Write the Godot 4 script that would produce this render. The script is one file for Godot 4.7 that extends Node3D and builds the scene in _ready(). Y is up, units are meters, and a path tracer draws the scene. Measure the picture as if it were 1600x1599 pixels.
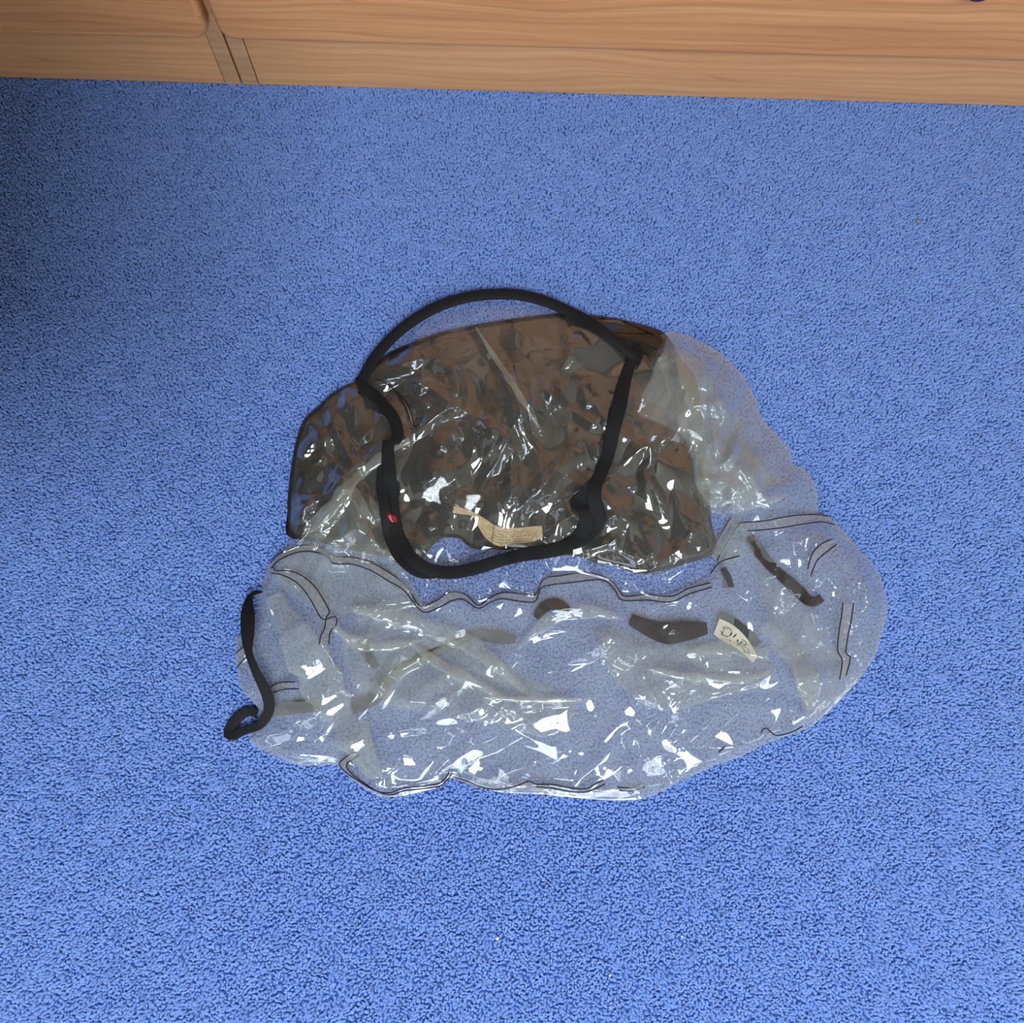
extends Node3D
# A clear crumpled rain cover lying on blue carpet in front of two wooden drawer units.
# Traced points are pixels of the 1600x1599 photograph; at() turns a pixel and a height above the carpet into a place.

const FOCAL := 1500.0
const EYE := 1.1
const TILT := 0.27925268

var M := {}
var rng := RandomNumberGenerator.new()


func _ready() -> void:
	setup_view()
	make_materials()
	build_room()
	build_carpet()
	build_furniture()
	build_cover()
	build_specks()


# ---------------------------------------------------------------- view and light
func setup_view() -> void:
	var cam := Camera3D.new()
	cam.name = "camera"
	cam.position = Vector3(0, EYE, 0)
	cam.rotation = Vector3(-(PI / 2 - TILT), 0, 0)
	cam.fov = rad_to_deg(2.0 * atan(799.5 / FOCAL))
	cam.near = 0.02
	cam.far = 60.0
	add_child(cam)
	cam.current = true
	var sky_mat := ProceduralSkyMaterial.new()
	sky_mat.sky_top_color = Color(0.55, 0.68, 0.88)
	sky_mat.sky_horizon_color = Color(0.86, 0.9, 0.94)
	sky_mat.ground_bottom_color = Color(0.35, 0.36, 0.33)
	sky_mat.ground_horizon_color = Color(0.6, 0.62, 0.6)
	sky_mat.sky_energy_multiplier = 2.0
	sky_mat.ground_energy_multiplier = 1.0
	var sky := Sky.new()
	sky.sky_material = sky_mat
	var env := Environment.new()
	env.background_mode = Environment.BG_SKY
	env.sky = sky
	env.tonemap_mode = Environment.TONE_MAPPER_LINEAR
	env.tonemap_exposure = 0.61
	env.sdfgi_enabled = true
	env.ssao_enabled = true
	env.ssil_enabled = true
	var we := WorldEnvironment.new()
	we.name = "world_environment"
	we.environment = env
	add_child(we)
	# unseen rooflight and windows, placed to light the carpet and the film highlights
	unseen_window_light("unseen_rooflight_daylight", Vector3(0.15, 2.53, 1.25), Vector3(0, -1, 0), Vector2(1.2, 1.0), 15.0)
	unseen_window_light("unseen_window_daylight", Vector3(-0.6, 1.5, 2.28), Vector3(0, 0, -1), Vector2(1.5, 1.2), 4.6)
	unseen_window_light("unseen_window_daylight", Vector3(-1.98, 1.5, -0.5), Vector3(1, 0, 0), Vector2(0.7, 1.2), 7.0)
	unseen_window_light("unseen_window_daylight", Vector3(1.78, 1.5, 0.7), Vector3(-1, 0, 0), Vector2(0.4, 1.2), 2.2)


func unseen_window_light(called: String, where: Vector3, towards: Vector3, size: Vector2, energy: float) -> void:
	var l := AreaLight3D.new()
	l.name = called
	l.position = where
	l.look_at_from_position(where, where + towards, Vector3.UP if absf(towards.y) < 0.5 else Vector3(0, 0, -1))
	l.area_size = size
	l.light_color = Color(0.93, 0.97, 1.0)
	l.light_energy = energy
	l.area_range = 12.0
	l.shadow_enabled = true
	add_child(l, true)


func at(u: float, v: float, h: float) -> Vector3:
	var a := 799.5 - v
	var dy := -cos(TILT) * FOCAL + sin(TILT) * a
	var dz := -sin(TILT) * FOCAL - cos(TILT) * a
	var s := (h - EYE) / dy
	return Vector3((u - 800.0) * s, h, dz * s)


# ---------------------------------------------------------------- materials
func std(albedo: Color, rough: float, spec := 0.5) -> StandardMaterial3D:
	var m := StandardMaterial3D.new()
	m.albedo_color = albedo
	m.roughness = rough
	m.metallic_specular = spec
	return m


func film(albedo: Color, alpha: float, rough := 0.05) -> StandardMaterial3D:
	var m := std(Color(albedo.r, albedo.g, albedo.b, alpha), rough)
	m.transparency = BaseMaterial3D.TRANSPARENCY_ALPHA
	m.cull_mode = BaseMaterial3D.CULL_DISABLED
	return m


func noise(sd: int, freq: float, oct := 1, type := FastNoiseLite.TYPE_SIMPLEX_SMOOTH) -> FastNoiseLite:
	var n := FastNoiseLite.new()
	n.seed = sd
	n.noise_type = type
	n.frequency = freq
	n.fractal_type = FastNoiseLite.FRACTAL_FBM if oct > 1 else FastNoiseLite.FRACTAL_NONE
	n.fractal_octaves = oct
	return n


func wood_texture(sd: int, w: int, h: int, light: Color, dark: Color, knots: Array) -> ImageTexture:
	# long grain along x; knots bend the grain round small dark eyes
	var im := Image.create(w, h, false, Image.FORMAT_RGB8)
	var bend := noise(sd, 0.004, 2)
	var fine := noise(sd + 1, 0.09, 2)
	var broad := noise(sd + 2, 0.02, 2)
	for y in h:
		for x in w:
			var yy := float(y)
			var eye := 0.0
			for k in knots:
				var dx: float = (x - k.x) / 60.0
				var dyk: float = (y - k.y) / 10.0
				var g := exp(-(dx * dx * 0.6 + dyk * dyk * 0.12))
				yy += g * (6.0 if dyk > 0 else -6.0) * k.z
				var ex: float = (x - k.x) / 7.0
				var ey: float = (y - k.y - 0.35 * (x - k.x)) / 2.6
				eye += exp(-(ex * ex * 0.22 + ey * ey)) * k.z
			yy += bend.get_noise_2d(x, y * 2.0) * 10.0
			var ring := 0.5 + 0.5 * sin(yy * 0.42 + 5.0 * bend.get_noise_2d(x * 0.5 + 900.0, yy * 3.0))
			var f := fine.get_noise_2d(x * 0.05, yy * 4.0)
			var b := broad.get_noise_2d(x * 0.1, yy * 1.6)
			var t := clampf(0.32 + 0.24 * pow(ring, 3.0) + 0.22 * f + 0.3 * b + 0.55 * eye, 0.0, 1.0)
			im.set_pixel(x, y, light.lerp(dark, t))
	im.generate_mipmaps()
	return ImageTexture.create_from_image(im)


func make_materials() -> void:
	M.wall = std(Color(0.66, 0.62, 0.54), 0.9)
	M.unseen_brown = std(Color(0.37, 0.315, 0.275), 0.5)  # brown of the unseen panels and slab
	M.ceiling = std(Color(0.91, 0.88, 0.80), 0.9)
	M.frame = std(Color(0.92, 0.92, 0.9), 0.4)
	M.backing = std(Color(0.25, 0.38, 0.62), 1.0, 0.2)
	M.pile = std(Color(0.50, 0.61, 0.84), 0.95, 0.2)
	M.pile.vertex_color_use_as_albedo = true
	M.film = film(Color(0.7, 0.69, 0.65), 0.035, 0.015)
	M.film_back = film(Color(0.7, 0.7, 0.68), 0.12, 0.03)
	M.film_outer = film(Color(0.77, 0.78, 0.77), 0.06, 0.015)
	M.film_haze = film(Color(0.77, 0.79, 0.79), 0.22, 0.015)
	M.film_fold = film(Color(0.74, 0.75, 0.69), 0.25, 0.02)
	M.film_tape = film(Color(0.70, 0.66, 0.60), 0.26, 0.05)
	M.dark = std(Color(0.13, 0.115, 0.10), 0.05, 0.5)
	M.dark.clearcoat_enabled = true
	M.dark.clearcoat = 0.3
	M.dark.clearcoat_roughness = 0.01
	M.trim = std(Color(0.095, 0.09, 0.097), 0.75, 0.35)
	M.trim.rim_enabled = true
	M.trim.rim = 0.2
	M.webbing = std(Color(0.13, 0.085, 0.07), 0.6, 0.4)
	M.strap = std(Color(0.085, 0.083, 0.088), 0.7, 0.35)
	M.thread = std(Color(0.13, 0.1, 0.09), 0.8, 0.3)
	M.red = std(Color(0.62, 0.13, 0.13), 0.8, 0.3)
	M.pink = std(Color(0.78, 0.42, 0.4), 0.8, 0.3)
	M.knob = std(Color(0.30, 0.26, 0.32), 0.35, 0.6)
	M.gap = std(Color(0.06, 0.045, 0.035), 0.9, 0.2)
	M.lint = std(Color(0.93, 0.94, 0.95), 0.9, 0.3)
	M.crumb = std(Color(0.50, 0.52, 0.50), 0.9, 0.3)
	var light := Color(0.92, 0.67, 0.45)
	var dark := Color(0.75, 0.49, 0.30)
	M.drawer_wood = wood(wood_texture(11, 1024, 256, light, dark, [Vector3(120, 200, 1.0), Vector3(620, 130, 0.6), Vector3(870, 160, 0.9)]))
	M.plinth_wood = wood(wood_texture(23, 1024, 128, Color(0.90, 0.68, 0.48), Color(0.77, 0.54, 0.35), [Vector3(330, 20, 0.7), Vector3(640, 80, 1.0)]))
	M.panel_wood = wood(wood_texture(37, 512, 128, Color(0.86, 0.67, 0.49), Color(0.70, 0.51, 0.35), []))


func wood(t: Texture2D) -> StandardMaterial3D:
	var m := std(Color.WHITE, 0.42, 0.45)
	m.albedo_texture = t
	return m


# ---------------------------------------------------------------- nodes
func tag(o: Node, label: String, category := "", group := "", kind := "") -> void:
	if label:
		o.set_meta("label", label)
	if category:
		o.set_meta("category", category)
	if group:
		o.set_meta("group", group)
	if kind:
		o.set_meta("kind", kind)


func base(called: String, where: Vector3, parent: Node = null) -> Node3D:
	var o := Node3D.new()
	o.name = called
	o.position = where
	(parent if parent else self).add_child(o, true)
	return o


func put(called: String, mesh: Mesh, mat: Material, parent: Node = null, where := Vector3.ZERO) -> MeshInstance3D:
	var o := MeshInstance3D.new()
	o.name = called
	o.mesh = mesh
	o.material_override = mat
	o.position = where
	o.cast_shadow = GeometryInstance3D.SHADOW_CASTING_SETTING_ON
	(parent if parent else self).add_child(o, true)
	return o


func arrays_mesh(v: PackedVector3Array, n: PackedVector3Array, idx: PackedInt32Array, uv := PackedVector2Array(), col := PackedColorArray()) -> ArrayMesh:
	var a := []
	a.resize(Mesh.ARRAY_MAX)
	a[Mesh.ARRAY_VERTEX] = v
	a[Mesh.ARRAY_NORMAL] = n
	a[Mesh.ARRAY_INDEX] = idx
	if uv.size():
		a[Mesh.ARRAY_TEX_UV] = uv
	if col.size():
		a[Mesh.ARRAY_COLOR] = col
	var m := ArrayMesh.new()
	m.add_surface_from_arrays(Mesh.PRIMITIVE_TRIANGLES, a)
	return m


func box_mesh(size: Vector3) -> BoxMesh:
	var b := BoxMesh.new()
	b.size = size
	return b


func soft_box(size: Vector3, r: float, face_r := 0.0, uv_size := Vector2(1.2, 0.3), uv_at := Vector2.ZERO) -> ArrayMesh:
	# a board with a rounded front edge (radius r) and, seen from the front, corners of radius face_r; front is +z, centre at the origin
	var hx := size.x / 2
	var hy := size.y / 2
	var hz := size.z / 2
	var st := SurfaceTool.new()
	st.begin(Mesh.PRIMITIVE_TRIANGLES)
	st.set_smooth_group(0)
	var fr := maxf(face_r, r + 0.0005)
	var rim := []
	for c in 4:
		var cx := (hx - fr) * (1.0 if c == 0 or c == 3 else -1.0)
		var cy := (hy - fr) * (1.0 if c < 2 else -1.0)
		for k in 7:
			var a := PI / 2 * (c + k / 6.0)
			rim.append([Vector2(cx, cy), Vector2(cos(a), sin(a))])
	var rings := []
	rings.append([0.0, -hz])
	for k in 7:
		var a := PI / 2 * k / 6.0
		rings.append([r * (1.0 - cos(a)), hz - r + r * sin(a)])
	var n := rim.size()
	var grid := []
	for ring in rings:
		var row := []
		for p in rim:
			var q: Vector2 = p[0] + p[1] * (fr - ring[0])
			row.append(Vector3(q.x, q.y, ring[1]))
		grid.append(row)
	var tri := func(a: Vector3, b: Vector3, c: Vector3) -> void:
		for p in [a, b, c]:
			st.set_uv(Vector2((p.x + hx) / uv_size.x, (hy - p.y) / uv_size.y) + uv_at)
			st.add_vertex(p)
	for j in grid.size() - 1:
		for i in n:
			var i2 := (i + 1) % n
			var a: Vector3 = grid[j][i]
			var b: Vector3 = grid[j][i2]
			var c: Vector3 = grid[j + 1][i2]
			var d: Vector3 = grid[j + 1][i]
			tri.call(a, d, c)
			tri.call(a, c, b)
	var front: Array = grid[grid.size() - 1]
	var back: Array = grid[0]
	for i in n:
		var i2 := (i + 1) % n
		tri.call(Vector3(0, 0, hz), front[i2], front[i])
		tri.call(Vector3(0, 0, -hz), back[i], back[i2])
	st.index()
	st.generate_normals()
	return st.commit()


# ---------------------------------------------------------------- lines
func line2(text: String) -> PackedVector2Array:
	var out := PackedVector2Array()
	for pair in text.split(" ", false):
		var c := pair.split(",")
		out.append(Vector2(c[0].to_float(), c[1].to_float()))
	return out


func smooth2(p: PackedVector2Array, step := 4.0, closed := false) -> PackedVector2Array:
	# a curve through the points, about one point every step pixels
	var out := PackedVector2Array()
	var n := p.size()
	var last := n if closed else n - 1
	for i in last:
		var a := p[(i - 1 + n) % n] if closed or i > 0 else p[0]
		var b := p[i]
		var c := p[(i + 1) % n]
		var d := p[(i + 2) % n] if closed or i + 2 < n else p[n - 1]
		var k := maxi(1, int(b.distance_to(c) / step))
		for s in k:
			out.append(b.cubic_interpolate(c, a, d, float(s) / k))
	if not closed:
		out.append(p[n - 1])
	return out


# ---------------------------------------------------------------- film sheets
class Sheet:
	var u0: float
	var v0: float
	var step: float
	var nx: int
	var ny: int
	var h: PackedFloat32Array
	var inside: PackedByteArray
	var d: PackedFloat32Array

	func sample(u: float, v: float) -> float:
		var x := clampf((u - u0) / step, 0.0, nx - 1.001)
		var y := clampf((v - v0) / step, 0.0, ny - 1.001)
		var i := int(x)
		var j := int(y)
		var fx := x - i
		var fy := y - j
		var k := j * nx + i
		return lerpf(lerpf(h[k], h[k + 1], fx), lerpf(h[k + nx], h[k + nx + 1], fx), fy)

	func lowest(u: float, v: float, r: float) -> float:
		var best := sample(u, v)
		for k in 8:
			best = minf(best, sample(u + r * cos(k * PI / 4), v + r * sin(k * PI / 4)))
		return best

	func highest(u: float, v: float, r: float) -> float:
		var best := sample(u, v)
		for k in 8:
			best = maxf(best, sample(u + r * cos(k * PI / 4), v + r * sin(k * PI / 4)))
		return best


func sheet_field(outline: PackedVector2Array, step: float) -> Sheet:
	var s := Sheet.new()
	var lo := outline[0]
	var hi := outline[0]
	for p in outline:
		lo = lo.min(p)
		hi = hi.max(p)
	s.step = step
	s.u0 = lo.x - 3 * step
	s.v0 = lo.y - 3 * step
	s.nx = int((hi.x - lo.x) / step) + 8
	s.ny = int((hi.y - lo.y) / step) + 8
	var total := s.nx * s.ny
	s.h.resize(total)
	s.inside.resize(total)
	s.d.resize(total)
	var n := outline.size()
	for j in s.ny:
		var v := s.v0 + j * step
		var xs := []
		for k in n:
			var a := outline[k]
			var b := outline[(k + 1) % n]
			if (a.y <= v) != (b.y <= v):
				xs.append(a.x + (v - a.y) / (b.y - a.y) * (b.x - a.x))
		xs.sort()
		for q in range(0, xs.size() - 1, 2):
			var i0 := maxi(0, int(ceil((xs[q] - s.u0) / step)))
			var i1 := mini(s.nx - 1, int(floor((xs[q + 1] - s.u0) / step)))
			for i in range(i0, i1 + 1):
				s.inside[j * s.nx + i] = 1
	# distance to the edge, in pixels
	for k in total:
		s.d[k] = 1e4 if s.inside[k] else 0.0
	var o := step
	var di := step * 1.414
	for j in range(1, s.ny - 1):
		for i in range(1, s.nx - 1):
			var k := j * s.nx + i
			if s.d[k] > 0.0:
				s.d[k] = minf(minf(s.d[k], minf(s.d[k - 1], s.d[k - s.nx]) + o), minf(s.d[k - s.nx - 1], s.d[k - s.nx + 1]) + di)
	for j in range(s.ny - 2, 0, -1):
		for i in range(s.nx - 2, 0, -1):
			var k := j * s.nx + i
			if s.d[k] > 0.0:
				s.d[k] = minf(minf(s.d[k], minf(s.d[k + 1], s.d[k + s.nx]) + o), minf(s.d[k + s.nx + 1], s.d[k + s.nx - 1]) + di)
	return s


func crumple(s: Sheet, o: Dictionary) -> void:
	# o: low, bulge, reach, edge (pixels), big / mid / small heights in metres and lengths in pixels, turn, stretch, seed, humps [u, v, r, h]
	var sd: int = o.seed
	var big_l: float = o.get("big_l", 130.0)
	var mid_l: float = o.get("mid_l", 48.0)
	var small_l: float = o.get("small_l", 22.0)
	var big: float = o.get("big", 0.0)
	var mid: float = o.get("mid", 0.0)
	var small: float = o.get("small", 0.0)
	var n1 := noise(sd, 1.0 / big_l, 2)
	var n2 := noise(sd + 1, 1.0 / mid_l)
	var n3 := noise(sd + 2, 1.0 / small_l)
	var w1 := noise(sd + 3, 1.0 / 190.0)
	var w2 := noise(sd + 4, 1.0 / 150.0)
	var cs := cos(float(o.get("turn", 0.0)))
	var sn := sin(float(o.get("turn", 0.0)))
	var stretch: float = o.get("stretch", 1.0)
	var edge: float = o.get("edge", 25.0)
	var low: float = o.low
	var bulge: float = o.get("bulge", 0.0)
	var reach: float = o.get("reach", 80.0)
	var humps: Array = o.get("humps", [])
	# each pleat: [angle across it, spacing in pixels, height] -> direction and spacing
	var pleats := []
	for p in o.get("pleats", []):
		pleats.append([cos(p[0]), sin(p[0]), p[1], p[2]])
	for j in s.ny:
		for i in s.nx:
			var k := j * s.nx + i
			var d := s.d[k]
			if d <= 0.0:
				s.h[k] = low
				continue
			var u := s.u0 + i * s.step
			var v := s.v0 + j * s.step
			var a := w1.get_noise_2d(u, v) * 30.0
			var b := w2.get_noise_2d(u, v) * 30.0
			var x := (cs * u + sn * v + a) / stretch
			var y := -sn * u + cs * v + b
			var e := smoothstep(0.0, edge, d)
			var h := low + bulge * (1.0 - exp(-(d / reach) ** 2))
			# ridged noise: sharp crests like creased film
			var r1 := n1.get_noise_2d(x, y)
			var r2 := 1.0 - 2.2 * sqrt(n2.get_noise_2d(x, y) ** 2 + 0.0012)
			var r3 := 1.0 - 2.2 * sqrt(n3.get_noise_2d(x * 1.3, y * 1.3) ** 2 + 0.004)
			h += e * (big * (r1 + 0.45) + mid * r2 * (0.55 + 0.7 * absf(r1)) + small * r3 * (0.35 + absf(a) / 30.0))
			# straight pleats crossing each other: flat facets that meet in sharp crests
			var q0 := 0
			for p in pleats:
				q0 += 1
				var far: float = (u * p[0] + v * p[1] + a * 0.8 + b * 0.5 * (q0 % 2)) / float(p[2]) + 0.37 * q0
				far += 0.5 * n2.get_noise_2d(far * mid_l * 0.6, q0 * 300.0)
				var m := clampf(0.62 + 1.5 * n2.get_noise_2d(u * 0.45 + 777.0 * q0, v * 0.45), 0.0, 1.35)
				var f := far - floorf(far) - 0.5
				h += e * float(p[3]) * m * 2.0 * (0.5 - sqrt(f * f + 0.0009))
			for p in humps:
				var q := (Vector2(u, v) - Vector2(p[0], p[1])).length() / float(p[2])
				if q < 1.0:
					h += e * float(p[3]) * (1.0 - q * q) ** 2
			s.h[k] = h


func crease(s: Sheet, text: String, strength: float, w: float, across: float, along: float) -> void:
	# one fold: a crest along the line with even flanks 2.1 w wide; across and along are the flank slopes of folds that run from side to side and away from the eye
	var p := smooth2(line2(text), s.step * 1.5)
	var way := (p[p.size() - 1] - p[0]).normalized()
	var amp := lerpf(along, across, absf(way.x)) * 1.6 * w * (1.0 if strength >= 3.5 else 1.35)
	var reach := w * 3.5
	var lo := p[0]
	var hi := p[0]
	for q in p:
		lo = lo.min(q)
		hi = hi.max(q)
	var i0 := maxi(1, int((lo.x - reach - s.u0) / s.step))
	var i1 := mini(s.nx - 2, int((hi.x + reach - s.u0) / s.step))
	var j0 := maxi(1, int((lo.y - reach - s.v0) / s.step))
	var j1 := mini(s.ny - 2, int((hi.y + reach - s.v0) / s.step))
	if i1 < i0 or j1 < j0:
		return
	var bw := i1 - i0 + 1
	var best := PackedFloat32Array()
	var where := PackedFloat32Array()
	best.resize(bw * (j1 - j0 + 1))
	where.resize(best.size())
	best.fill(1e9)
	var m := p.size()
	for k in m:
		var q := p[k]
		var ia := maxi(i0, int((q.x - reach - s.u0) / s.step))
		var ib := mini(i1, int((q.x + reach - s.u0) / s.step))
		var ja := maxi(j0, int((q.y - reach - s.v0) / s.step))
		var jb := mini(j1, int((q.y + reach - s.v0) / s.step))
		for j in range(ja, jb + 1):
			var dv := s.v0 + j * s.step - q.y
			for i in range(ia, ib + 1):
				var du := s.u0 + i * s.step - q.x
				var dd := du * du + dv * dv
				var c := (j - j0) * bw + i - i0
				if dd < best[c]:
					best[c] = dd
					where[c] = float(k) / maxf(1.0, m - 1)
	var r2 := (0.35 * w) * (0.35 * w)
	for j in range(j0, j1 + 1):
		for i in range(i0, i1 + 1):
			var c := (j - j0) * bw + i - i0
			if best[c] > reach * reach:
				continue
			var k := j * s.nx + i
			var t := where[c]
			var taper := minf(1.0, 0.3 + 4.0 * minf(t, 1.0 - t))
			var run := (sqrt(best[c] + r2) - 0.35 * w) / (2.1 * w)
			var fall := 1.0 - run if run < 0.8 else maxf(0.0, 0.2 - (run - 0.8)) * (0.2 - (run - 0.8)) / 0.2 if run < 1.0 else 0.0
			var core := 0.0009 * exp(-best[c] / 5.0)
			s.h[k] += (amp * 0.001 * maxf(0.0, fall) + core) * taper * smoothstep(0.0, 10.0, s.d[k])


func settle(s: Sheet, times: int) -> void:
	for t in times:
		var b := s.h.duplicate()
		for j in range(1, s.ny - 1):
			for i in range(1, s.nx - 1):
				var k := j * s.nx + i
				if s.d[k] > 0.0:
					s.h[k] = 0.4 * b[k] + 0.15 * (b[k - 1] + b[k + 1] + b[k - s.nx] + b[k + s.nx])


func keep_above(s: Sheet, floor_h: float) -> void:
	for k in s.h.size():
		if s.h[k] < floor_h:
			s.h[k] = floor_h + 0.0006


func sheet_mesh(s: Sheet, outline: PackedVector2Array) -> ArrayMesh:
	var number := PackedInt32Array()
	number.resize(s.nx * s.ny)
	number.fill(-1)
	var v := PackedVector3Array()
	var where := PackedInt32Array()
	var n := outline.size()
	var pos := PackedVector3Array()
	pos.resize(s.nx * s.ny)
	for j in s.ny:
		for i in s.nx:
			pos[j * s.nx + i] = at(s.u0 + i * s.step, s.v0 + j * s.step, s.h[j * s.nx + i])
	for j in range(1, s.ny - 1):
		for i in range(1, s.nx - 1):
			var k := j * s.nx + i
			if s.inside[k]:
				number[k] = v.size()
				v.append(pos[k])
				where.append(k)
			elif s.inside[k - 1] or s.inside[k + 1] or s.inside[k - s.nx] or s.inside[k + s.nx] or s.inside[k - s.nx - 1] or s.inside[k - s.nx + 1] or s.inside[k + s.nx - 1] or s.inside[k + s.nx + 1]:
				var p := Vector2(s.u0 + i * s.step, s.v0 + j * s.step)
				var best := p
				var near := 1e9
				for q in n:
					var a := outline[q]
					if absf(a.x - p.x) > 40.0 or absf(a.y - p.y) > 40.0:
						continue
					var c := Geometry2D.get_closest_point_to_segment(p, a, outline[(q + 1) % n])
					var dd := c.distance_squared_to(p)
					if dd < near:
						near = dd
						best = c
				pos[k] = at(best.x, best.y, s.h[k])
				number[k] = v.size()
				v.append(pos[k])
				where.append(k)
	var nn := PackedVector3Array()
	nn.resize(v.size())
	for q in v.size():
		var k := where[q]
		var t := (pos[k + s.nx] - pos[k - s.nx]).cross(pos[k + 1] - pos[k - 1]).normalized()
		nn[q] = t if t.y > 0.0 else (-t if t.y < 0.0 else Vector3.UP)
	var idx := PackedInt32Array()
	for j in range(1, s.ny - 2):
		for i in range(1, s.nx - 2):
			var k := j * s.nx + i
			var a := number[k]
			var b := number[k + 1]
			var c := number[k + s.nx]
			var d := number[k + s.nx + 1]
			if a < 0 or b < 0 or c < 0 or d < 0:
				continue
			if not (s.inside[k] or s.inside[k + 1] or s.inside[k + s.nx] or s.inside[k + s.nx + 1]):
				continue
			idx.append_array([a, b, c, b, d, c])
	return arrays_mesh(v, nn, idx)


# ---------------------------------------------------------------- swept strips
func sweep(path: PackedVector3Array, half_w: PackedFloat32Array, half_t: float, tilt := PackedFloat32Array(), arch := false, square := 0.5) -> ArrayMesh:
	# a band of rounded section along the path; arch makes it an open half pipe of that height
	var n := path.size()
	var sides := 9 if arch else 12
	var v := PackedVector3Array()
	var nr := PackedVector3Array()
	var uv := PackedVector2Array()
	var run := 0.0
	for k in n:
		var t := (path[mini(k + 1, n - 1)] - path[maxi(k - 1, 0)]).normalized()
		if k > 0:
			run += path[k].distance_to(path[k - 1])
		var lat := t.cross(Vector3.UP)
		lat = lat.normalized() if lat.length() > 0.05 else Vector3.RIGHT
		var up := lat.cross(t).normalized()
		if tilt.size():
			lat = lat.rotated(t, tilt[k])
			up = up.rotated(t, tilt[k])
		for q in sides + (0 if arch else 1):
			var a := PI * q / (sides - 1) if arch else TAU * q / sides
			var c := cos(a)
			var sn := sin(a)
			var x := signf(c) * pow(absf(c), square)
			var y := signf(sn) * pow(absf(sn), square)
			if arch:
				x = c
				y = sn
			v.append(path[k] + lat * x * half_w[k] + up * y * half_t)
			nr.append((lat * c * half_t + up * sn * half_w[k] + up * 1e-6).normalized())
			uv.append(Vector2(run, float(q) / sides))
	var row := sides + (0 if arch else 1)
	var idx := PackedInt32Array()
	for k in n - 1:
		for q in row - 1:
			var a := k * row + q
			var b := a + 1
			var c := a + row
			var d := c + 1
			idx.append_array([a, b, c, b, d, c])
	if not arch:
		for cap in 2:
			var at_k := 0 if cap == 0 else n - 1
			var mid := v.size()
			var t := (path[1] - path[0]).normalized() if cap == 0 else (path[n - 1] - path[n - 2]).normalized()
			v.append(path[at_k])
			nr.append(-t if cap == 0 else t)
			uv.append(Vector2(run * cap, 0.5))
			for q in row - 1:
				var a := at_k * row + q
				idx.append_array([mid, a, a + 1] if cap == 1 else [mid, a + 1, a])
	return arrays_mesh(v, nr, idx, uv)


func evenly(n: int, values: Array) -> PackedFloat32Array:
	var out := PackedFloat32Array()
	for k in n:
		var t := float(k) / maxf(1.0, n - 1) * (values.size() - 1)
		var i := mini(int(t), maxi(0, values.size() - 2))
		out.append(lerpf(values[i], values[mini(i + 1, values.size() - 1)], t - i))
	return out


func over(s: Sheet, text: String, lift: float, step := 5.0, calm := 2) -> PackedVector3Array:
	# places just above a sheet along a traced line, smoothed so that what is sewn there spans the fine creases
	var p := smooth2(line2(text), step)
	var hs := PackedFloat32Array()
	for q in p:
		hs.append(s.highest(q.x, q.y, 5.0))
	for t in calm:
		var b := hs.duplicate()
		for k in range(1, hs.size() - 1):
			hs[k] = (b[k - 1] + 2.0 * b[k] + b[k + 1]) / 4.0
	var out := PackedVector3Array()
	for k in p.size():
		out.append(at(p[k].x, p[k].y, hs[k] + lift))
	return out


func px(v: float) -> float:
	return v * 0.00076


func band(called: String, path: PackedVector3Array, widths: Array, thick: float, mat: Material, parent: Node, tilts := [], square := 0.45) -> MeshInstance3D:
	var w := []
	for x in widths:
		w.append(px(x))
	return put(called, sweep(path, evenly(path.size(), w), thick, evenly(path.size(), tilts) if tilts.size() else PackedFloat32Array(), false, square), mat, parent)


# ---------------------------------------------------------------- the room
func structure(called: String, mesh: Mesh, mat: Material, where: Vector3, parent: Node = null) -> MeshInstance3D:
	var o := put(called, mesh, mat, parent, where)
	if parent == null:
		o.set_meta("kind", "structure")
	return o


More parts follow.
